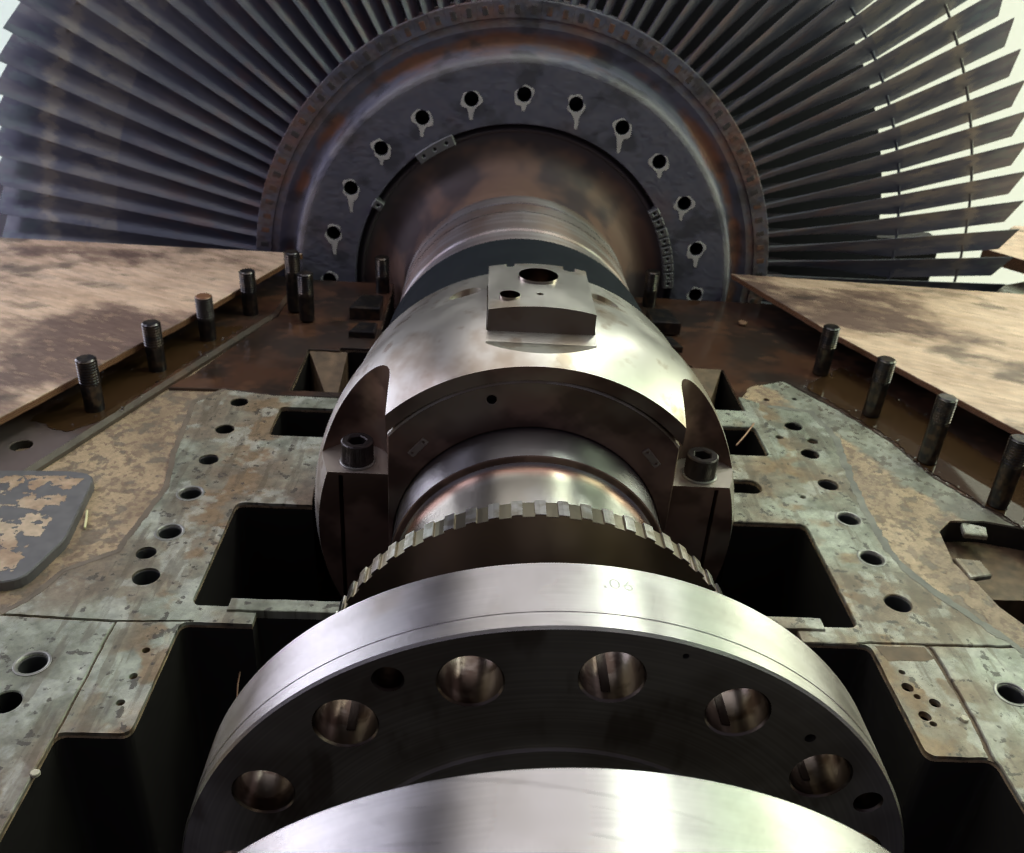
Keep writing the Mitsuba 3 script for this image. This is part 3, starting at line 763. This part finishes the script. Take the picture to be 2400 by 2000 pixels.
pin = slab(worn(box(0.783, -0.0075, 0.806, 0.0075), 0.0015, 0.004, 3), 2.76, 2.7535, 0.001, 'xz')
PIN = mikit.ply(pin, 'pin_rust')
scene['pin_rust'] = two({'type': 'principled', 'base_color': proc(lambda p, n, uv: mix((0.07, 0.06, 0.065), (0.20, 0.10, 0.07), smoothstep(0.45, 0.75, noise(p.x * 26, p.z * 26, 1.0)))), 'roughness': 0.6})
BL, RT = mikit.ply(blade_mesh(), 'blade_steel', smooth=40), mikit.ply(root_mesh(), 'wheel_iron')
PH = 0.9
blades = []
for k in range(-3, 59):
    a = PH + k * 360.0 / NB
    tw = T().rotate([0, 1, 0], -a)
    bk = put(R, 'blade', {**BL, 'to_world': tw}, None)
    scene[bk + '__root'] = {**RT, 'to_world': tw}
    scene[bk + '__locking_pin'] = {**PIN, 'to_world': tw}
for rw, yw in ((1.255, 2.832), (1.482, 2.836)):
    th = np.linspace(math.radians(-9), math.radians(189), 300)
    put(R, 'lacing_wire', tube(np.column_stack([rw * np.cos(th), np.full(300, yw), rw * np.sin(th)]), 0.0045, 7), 'blade_steel', smooth=True)

put_lathe(R, 'second_wheel', [[(3.02, 0.775), (3.02, 1.27)], [(3.02, 1.27), (3.06, 1.28), (3.30, 1.28)], [(3.30, 1.28), (3.30, 0.5)]], 'next_stage', n=200)
scene['next_stage'] = two({'type': 'principled', 'base_color': rgbt((0.03, 0.03, 0.035)), 'metallic': 0.2, 'roughness': 0.6})
# balance weights in the groove
def sector(a0, a1, r0, r1):
    t = np.radians(np.linspace(a0, a1, 12))
    return P(np.vstack([np.column_stack([r1 * np.cos(t), r1 * np.sin(t)]), np.column_stack([r0 * np.cos(t), r0 * np.sin(t)])[::-1]]))


def weight(a0, a1, holes):
    g = sector(a0, a1, 0.471, 0.503)
    for h in holes:
        g = g.difference(disc(0.4865 * math.cos(math.radians(h)), 0.4865 * math.sin(math.radians(h)), 0.0048, 16))
    put(R, 'balance_weight', slab(g, 2.716, 2.676, 0.002, 'xz'), 'weight_iron')


scene['weight_iron'] = two({'type': 'principled', 'base_color': rgbt((0.20, 0.20, 0.21)), 'metallic': 0.4, 'roughness': 0.42})
weight(114.3, 128.6, (117.2, 121.7, 126.1))
weight(148.8, 152.0, (150.4,))
for k, a in enumerate((32.2, 28.6, 24.6, 21.0, 17.6, 14.2, 10.8, 7.6, 4.6)):
    weight(a - 1.35 - 0.25 * (k % 3), a + 1.25, (a,))
# pale grease round the wheel holes, run down before it set
for k, (x, z) in enumerate(wb):
    if z < -0.05:
        continue
    t = np.linspace(0, 2 * PI, 48, endpoint=False)
    rad = 0.0275 + 0.004 * np.sin(t * 2 + k) + 0.0025 * np.sin(t * 5 + 2 * k) - 0.0035 * np.sin(t)
    ringg = P(np.column_stack([x + rad * np.cos(t), z + rad * np.sin(t)]))
    L = [0.022, 0.03, 0.05, 0.03, 0.072, 0.035, 0.024, 0.045, 0.028][(k * 5) % 9]
    wv = 0.010
    dx = 0.006 * math.sin(3.1 * k)
    drip = P([(x - wv * 1.5, z - 0.015), (x - wv * 0.7 + dx, z - 0.022 - 0.5 * L), (x - 0.004 + dx, z - 0.022 - L), (x + 0.004 + dx, z - 0.024 - L), (x + wv * 0.7 + dx, z - 0.022 - 0.45 * L), (x + wv * 1.5, z - 0.015)])
    g = worn(unary_union([ringg, drip]).buffer(0.003).buffer(-0.003), 0.0025, 0.004, 20 + k).difference(disc(x, z, 0.0215, 32))
    g = g.difference(Point(0, 0).buffer(0.4985, quad_segs=40))
    if not g.is_empty:
        put(R, 'grease_smear', slab(g, YD + 0.001, YD - 0.0012, 0.0005, 'xz'), 'grease')

# ---------------------------------------------------------------- mating coupling half nearest the camera
K = thing('coupling_half', 'polished steel coupling half in the foreground, facing the bolted flange across a gap', 'shaft coupling')
put_lathe(K, 'rim', [[(0.4868, RF - 0.0012), (0.4856, RF)], [(0.4856, RF), (0.345, RF), (0.22, RF)], [(0.22, RF), (0.218, RF - 0.002)]], 'turned_steel', n=320)
put_lathe(K, 'back_face', [[(0.4868, RF - 0.0012), (0.4868, 0.0)]], 'dark_face', n=160)
put_lathe(K, 'front_face', [[(0.218, RF - 0.002), (0.218, 0.0)]], 'dark_face', n=160)

# ---------------------------------------------------------------- bearing
B = thing('journal_bearing', 'spherical steel journal bearing shell with a keyed block on top and two socket screws', 'bearing')
RS, YS = 0.4124, 1.512
M3 = m3.Manifold


def mbox(x0, x1, y0, y1, z0, z1):
    return M3.cube([x1 - x0, y1 - y0, z1 - z0]).translate([x0, y0, z0])


def ycyl(r, y0, y1, x=0.0, z=0.0, r2=None, n=192):
    return M3.cylinder(y1 - y0, r, r if r2 is None else r2, n).rotate([-90, 0, 0]).translate([x, y0, z])


def zcyl(r, z0, z1, x, y, n=48):
    return M3.cylinder(z1 - z0, r, r, n).translate([x, y, z0])


def prof_r(y):      # outer radius of the shell: a sphere that runs out into a barrel at the back
    y = np.asarray(y, float)
    t = np.clip((y - 1.60) / 0.145, 0, 1)
    r0 = math.sqrt(RS ** 2 - 0.088 ** 2)
    m0, m1 = -0.088 / r0 * 0.145, -0.10 * 0.145
    h = (2 * t ** 3 - 3 * t ** 2 + 1) * r0 + (t ** 3 - 2 * t ** 2 + t) * m0 + (-2 * t ** 3 + 3 * t ** 2) * 0.386 + (t ** 3 - t ** 2) * m1
    return np.where(y < 1.60, np.sqrt(np.maximum(RS ** 2 - (y - YS) ** 2, 1e-6)), h)


yy = np.linspace(1.329, 1.745, 90)
ppts = np.vstack([[0, 1.329], np.column_stack([prof_r(yy), yy]), [0, 1.745]])
sh = M3.revolve(m3.CrossSection([ppts], m3.FillRule.NonZero), 360).rotate([-90, 0, 0])
if sh.bounding_box()[1] < 0:
    sh = sh.mirror([0, 1, 0])
sh = sh ^ mbox(-0.5, 0.5, 1.0, 2.0, -0.30, 0.5)
sh = sh - ycyl(0.252, 1.2, 1.9) - ycyl(0.3445, 1.2, 1.362)
for s in (-1, 1):
    pl = unary_union([Point(0.325, 1.402).buffer(0.069, quad_segs=24), box(0.256, 1.0, 0.7, 1.402)])
    cs = m3.CrossSection([np.asarray((pl if s > 0 else mirror(pl)).exterior.coords)[:-1] if s > 0 else np.asarray(mirror(pl).exterior.coords)[:-1][::-1]], m3.FillRule.NonZero)
    sh = sh - M3.extrude(cs, 0.5).translate([0, 0, 0.125])
    lo = mbox(0.256, 0.7, 1.0, 1.366, -0.5, 0.20) if s > 0 else mbox(-0.7, -0.256, 1.0, 1.366, -0.5, 0.20)
    sh = sh - lo
    sl = mbox(0.338, 0.346, 1.0, 1.43, -0.5, 0.119) if s > 0 else mbox(-0.346, -0.338, 1.0, 1.43, -0.5, 0.119)
    sh = sh - sl
    sh = sh - zcyl(0.031, 0.352, 0.5, s * 0.134, 1.636) - zcyl(0.010, 0.33, 0.5, s * 0.140, 1.630)
pk = m3.CrossSection([np.array([(1.30, 0.3815), (1.395, 0.3815), (1.430, 0.3930), (1.760, 0.3930), (1.760, 0.6), (1.30, 0.6)])], m3.FillRule.NonZero)
pk = M3.extrude(pk, 0.189).transform(np.array([[0, 0, 1, -0.0925], [1, 0, 0, 0], [0, 1, 0, 0]], float))
sh = sh - pk - mbox(-0.0925, 0.0965, 1.422, 1.655, 0.36, 0.6)
mm = sh.to_mesh()
mv, mf = np.array(mm.vert_properties[:, :3], float), np.array(mm.tri_verts)
cen = mv[mf].mean(1)
fn = np.cross(mv[mf[:, 1]] - mv[mf[:, 0]], mv[mf[:, 2]] - mv[mf[:, 0]])
fn /= np.linalg.norm(fn, axis=1, keepdims=True) + 1e-20
def prof_n(v):
    dr_ = (prof_r(v[:, 1] + 5e-4) - prof_r(v[:, 1] - 5e-4)) / 1e-3
    q = np.hypot(v[:, 0], v[:, 2])
    n = np.column_stack([v[:, 0] / q, -dr_, v[:, 2] / q])
    return n / np.linalg.norm(n, axis=1, keepdims=True)


onS = (np.abs(np.hypot(cen[:, 0], cen[:, 2]) - prof_r(cen[:, 1])) < 0.0015) & (np.sum(fn * prof_n(cen), 1) > 0.985)
sv = mv[mf[onS]].reshape(-1, 3)
sn = prof_n(sv)
path = meshkit.write_ply((sv, np.arange(len(sv)).reshape(-1, 3)), False, normals=sn)
put(B, 'shell', {'type': 'ply', 'filename': path, 'face_normals': False, 'bsdf': {'type': 'ref', 'id': 'shell_steel'}}, None)
seat = ~onS & (fn[:, 2] > 0.9) & (cen[:, 2] < 0.14)
key = ~onS & (cen[:, 2] >= 0.34) & (cen[:, 1] > 1.345) & ~((cen[:, 1] < 1.366) & (np.hypot(cen[:, 0], cen[:, 2]) < 0.352))
ff = trimesh.Trimesh(mv, mf[~onS & ~seat & ~key], process=False)
for s in (-1, 1):
    put(B, 'screw_seat', trimesh.Trimesh(mv, mf[seat & (cen[:, 0] * s > 0)], process=False), 'tab_steel')
put(B, 'end_face', ff, 'varnished_steel', label='brown varnished front face and screw pockets of the bearing')
put(B, 'key_slot', trimesh.Trimesh(mv, mf[key], process=False), 'shell_steel')
blk = (mbox(-0.0905, 0.0945, 1.421, 1.640, 0.355, 0.6) ^ ycyl(0.4380, 1.40, 1.70, n=720))
blk = blk - zcyl(0.0365, 0.36, 0.6, 0.000, 1.566, 64) - zcyl(0.0180, 0.38, 0.6, -0.0535, 1.470) - zcyl(0.0062, 0.40, 0.6, 0.0, 1.481, 24) - zcyl(0.014, 0.41, 0.6, 0.062, 1.632) - zcyl(0.010, 0.41, 0.6, -0.05, 1.634)
put(B, 'key_block', blk, 'shell_steel', smooth=20)
for x, y, r in ((0.0, 1.566, 0.0364), (-0.0535, 1.470, 0.0179)):
    m, uv = lathe([[(0.4425 - (x * x) / 0.89, r), (0.375, r)], [(0.375, r), (0.375, 0.0)]], 48, 'z', (x, y, 0))
    put(B, 'block_bore', m, 'polished_bore', smooth=True)
pring = Point(0, 0).buffer(0.3340, quad_segs=64).difference(Point(0, 0).buffer(0.2475, quad_segs=64)).intersection(box(-0.2545, -0.3, 0.2545, 0.5)).difference(disc(-0.078, 0.297, 0.0085, 24))
put(B, 'front_ring', slab(pring, 1.361, 1.3425, 0.0015, 'xz'), 'varnished_steel')
th0 = math.acos(0.2545 / 0.336)
put_lathe(B, 'ring_edge', [[(1.3425, 0.3328), (1.3445, 0.3365)], [(1.3445, 0.3365), (1.361, 0.3368)]], 'shell_steel', n=96, a0=th0, a1=PI - th0)
put(B, 'oil_hole', lathe([[(1.344, 0.0084), (1.38, 0.0084)], [(1.36, 0.0084), (1.36, 0.0)]], 24, 'y', (-0.078, 0, 0.297))[0], 'hole_dark')
for s in (-1, 1):
    g = box(-0.0205, -0.0066, 0.0205, 0.0066).difference(disc(-0.0145, 0.0004, 0.0028, 12)).difference(disc(0.0145, 0, 0.0028, 12))
    g = shapely.affinity.translate(shapely.affinity.rotate(g, 50 if s < 0 else -50, origin=(0, 0)), -0.2015 if s < 0 else 0.2075, 0.199 if s < 0 else 0.197)
    put(B, 'locking_tab', slab(g, 1.3425, 1.3385, 0.0006, 'xz'), 'tab_steel')
kn = [((0.0285 + 0.0006 * (i % 2)) * math.cos(2 * PI * i / 120), (0.0285 + 0.0006 * (i % 2)) * math.sin(2 * PI * i / 120)) for i in range(120)]
hexa = P([(0.0165 * math.cos(PI / 3 * i + 0.3), 0.0165 * math.sin(PI / 3 * i + 0.3)) for i in range(6)])
for s in (-1, 1):
    x, y = s * 0.316, 1.405
    k = put(B, 'socket_screw', slab(shapely.affinity.translate(P(kn).difference(hexa), x, y), 0.129, 0.171, 0.0022), 'black_oxide', smooth=25)
    scene[k + '__socket'] = mikit.ply(trimesh.util.concatenate([slab(disc(x, y, 0.017), 0.13, 0.150)]), 'hole_dark')
    scene[k + '__washer'] = mikit.ply(slab(disc(x, y, 0.0325, 64), 0.125, 0.1295, 0.0012), 'bore_edge')

# ---------------------------------------------------------------- studs
def stud(x, y, z0, top, label, lean=0.0):
    r = 0.0218
    k = thing(f'stud_{used["stud"]:03d}' if used.get('stud') else 'stud', label, 'stud', 'threaded studs in the outer flange')
    used['stud'] = used.get('stud', 0) + 1
    body = [(z0 - 0.004, r * 0.96), (top - 0.062, r * 0.96)]
    th, z = [(top - 0.062, r * 0.96)], top - 0.060
    while z < top - 0.004:
        th += [(z, r * 0.93), (z + 0.0015, r * 0.935), (z + 0.0040, r * 1.0), (z + 0.0048, r * 1.0)]
        z += 0.0065
    th += [(top - 0.003, r * 0.97), (top, r * 0.82)]
    rot = T().translate([x, y, 0]) @ T().rotate([0, 1, 0], lean + rng.normal(0, 0.5)) @ T().rotate([1, 0, 0], rng.normal(0, 0.6)) @ T().rotate([0, 0, 1], rng.uniform(0, 360))
    tip = 'stud_rust' if 'third from the front' in label and 'left' in label else 'stud_steel'
    m, _ = lathe([body], 40, 'z')
    scene[k + '__shank'] = mikit.ply(m, 'stud_steel', True, to_world=rot)
    m, _ = lathe([th, [(top, r * 0.82), (top, 0.0)]], 40, 'z')
    scene[k + '__thread'] = mikit.ply(m, tip, 35, to_world=rot)


for i, (x, y, h) in enumerate([(-0.944, 1.761, 0.137), (-0.875, 1.97, 0.135), (-0.807, 2.16, 0.133), (-0.741, 2.344, 0.137), (-0.630, 2.40, 0.178), (-0.584, 2.335, 0.142)]):
    nm = ['nearest to the camera, standing in an oil puddle', 'second from the front', 'third from the front', 'fourth from the front', 'tallest, at the corner of the plywood', 'short one just in front of the wheel']
    stud(x, y, 0.012, h, f'dark threaded stud of the left row, {nm[i]}')
for i, (x, y, h) in enumerate([(0.995, 1.541, 0.158), (0.916, 1.71, 0.160), (0.867, 1.924, 0.150), (0.814, 2.152, 0.134)]):
    nm = ['nearest, cut by the right picture edge', 'second from the front', 'third from the front', 'farthest back']
    stud(x, y, 0.004, h, f'dark threaded stud of the right row, {nm[i]}', 0.6)
stud(-0.401, 2.587, 0.0015, 0.111, 'dim stud in shadow left of the rear shaft against the wheel')
stud(0.416, 2.594, 0.0015, 0.108, 'dim stud in shadow right of the rear shaft against the wheel')

# ---------------------------------------------------------------- plywood covers
def board(key, poly, z0, z1, label, cat='plywood board', group='plywood boards covering the casing'):
    thing(key, label, cat, group)
    g = worn(poly, 0.0022, 0.03, 40)
    m = slab(g, z0, z1, 0.0015, bottom=True)
    nz = np.abs(m.face_normals[:, 2]) > 0.5
    scene[key + '__face_veneer'] = mikit.ply(trimesh.Trimesh(m.vertices, m.faces[nz], process=False), 'plywood')
    scene[key + '__ply_edge'] = mikit.ply(trimesh.Trimesh(m.vertices, m.faces[~nz], process=False), 'ply_edge')


board('plywood_board', P([(-0.657, 2.675), (-0.834, 2.161), (-0.957, 1.838), (-1.054, 1.590), (-1.26, 1.06), (-2.6, 1.06), (-2.6, 2.690)]), 0.064, 0.080, 'oil-stained plywood board on the left, under the blade tips')
board('plywood_board_001', P([(0.683, 2.685), (0.852, 2.251), (0.996, 1.952), (1.114, 1.709), (1.42, 1.08), (2.6, 1.08), (2.6, 2.575)]), 0.064, 0.080, 'oil-stained plywood board on the right, sharp corner against the wheel')
board('timber_platform', P([(1.63, 2.99), (1.80, 2.76), (3.4, 2.30), (3.4, 3.3), (1.9, 3.3)]), 0.07, 0.115, 'pale platform beyond the lowest blade tips at far right', 'platform', None)
thing('support_beam', 'dim grey beam under the far right platform', 'beam')
scene['support_beam'] = mikit.ply(slab(P([(1.62, 2.86), (1.72, 2.73), (3.4, 2.26), (3.5, 2.5), (1.8, 2.95)]), -0.5, 0.02, 0.006), 'machined_joint')

# ---------------------------------------------------------------- loose things on the casing
thing('cover_plate', 'rounded grey cover plate with peeling beige paint at the left edge', 'cover plate')
cv = rounded(P([(-1.25, 1.487), (-0.90, 1.508), (-0.842, 1.500), (-0.815, 1.29), (-0.838, 1.175), (-0.90, 1.160), (-1.25, 1.13)]), 0.036)
scene['cover_plate'] = mikit.ply(slab(cv, -0.0065, 0.013, 0.002), 'peeling_paint')
thing('plastic_sliver', 'short pale yellow sliver lying beside the peeling cover plate', 'sliver')
scene['plastic_sliver'] = mikit.ply(tube([(-0.821, 1.394, -0.001), (-0.812, 1.37, 0.001), (-0.804, 1.341, -0.001)], 0.0024), 'straw', True)
thing('wire_end', 'thin rusty wire end hanging in the left pit beside the flange', 'wire')
scene['wire_end'] = mikit.ply(tube([(-0.478, 1.135, -0.10), (-0.474, 1.08, -0.11), (-0.468, 1.03, -0.14), (-0.462, 0.99, -0.2)], 0.0016), 'wire_rust', True)
thing('wire_end_001', 'bent brown wire in the small dark opening right of the bearing', 'wire')
scene['wire_end_001'] = mikit.ply(tube([(0.50, 1.775, -0.02), (0.525, 1.80, -0.005), (0.555, 1.845, 0.003)], 0.0022), 'wire_rust', True)
for i, (x, y, s, zt, lb) in enumerate([(0.681, 2.475, 0.014, 0.003, 'small orange scrap on the dark flange beyond the right pocket'), (0.646, 0.945, 0.0065, 0.0028, 'pale paint flake on the dirty groove at lower right'),
                                       (-0.657, 0.806, 0.006, 0.001, 'yellow flake on the edge of the lower left opening')]):
    k = 'paint_flake' + ('' if i == 0 else f'_{i:03d}')
    thing(k, lb, 'flake')
    scene[k] = mikit.ply(slab(worn(disc(x, y, s, 12), s * 0.5, 0.004, 60 + i), zt - 0.003, zt + 0.002, 0.0008), 'pale_scrap' if i else 'wire_rust')

# ---------------------------------------------------------------- oil
def puddle(key, poly, z, label, nb, seed):
    thing(key, label, 'oil puddle')
    g = worn(rounded(poly, 0.008), 0.012, 0.010, seed)
    scene[key + '__film'] = mikit.ply(slab(g, z - 0.001, z, 0.0008), 'oil')
    r = np.random.default_rng(seed)
    bs, edge = [], geoms(g)[0].exterior
    for _ in range(nb):
        q = edge.interpolate(r.random(), normalized=True)
        c = (q.x + r.normal(0, 0.013), q.y + r.normal(0, 0.014))
        b = trimesh.creation.icosphere(2, r.uniform(0.0012, 0.0042))
        b.apply_translation([c[0], c[1], z])
        bs.append(b)
    scene[key + '__bubbles'] = mikit.ply(trimesh.util.concatenate(bs), 'bubble', True)
    labels[key + '__bubbles'] = {'label': 'tiny bubbles along the edge of the oil', 'kind': 'stuff'}


puddle('oil_puddle', P([(-0.908, 1.72), (-0.875, 1.83), (-0.835, 1.95), (-0.775, 2.12), (-0.74, 2.25), (-0.86, 2.24), (-0.93, 2.05), (-1.0, 1.86), (-1.06, 1.70), (-0.96, 1.655)]), 0.0132, 'brown oil puddle round the nearest left studs', 80, 3)
puddle('oil_puddle_001', P([(0.745, 2.07), (0.80, 1.955), (0.865, 1.82), (0.900, 1.68), (0.960, 1.55), (1.04, 1.40), (1.22, 1.36), (1.12, 1.62), (1.0, 1.95), (0.89, 2.20)]), -0.0020, 'brown oil puddle along the right studs under the plywood edge', 150, 5)
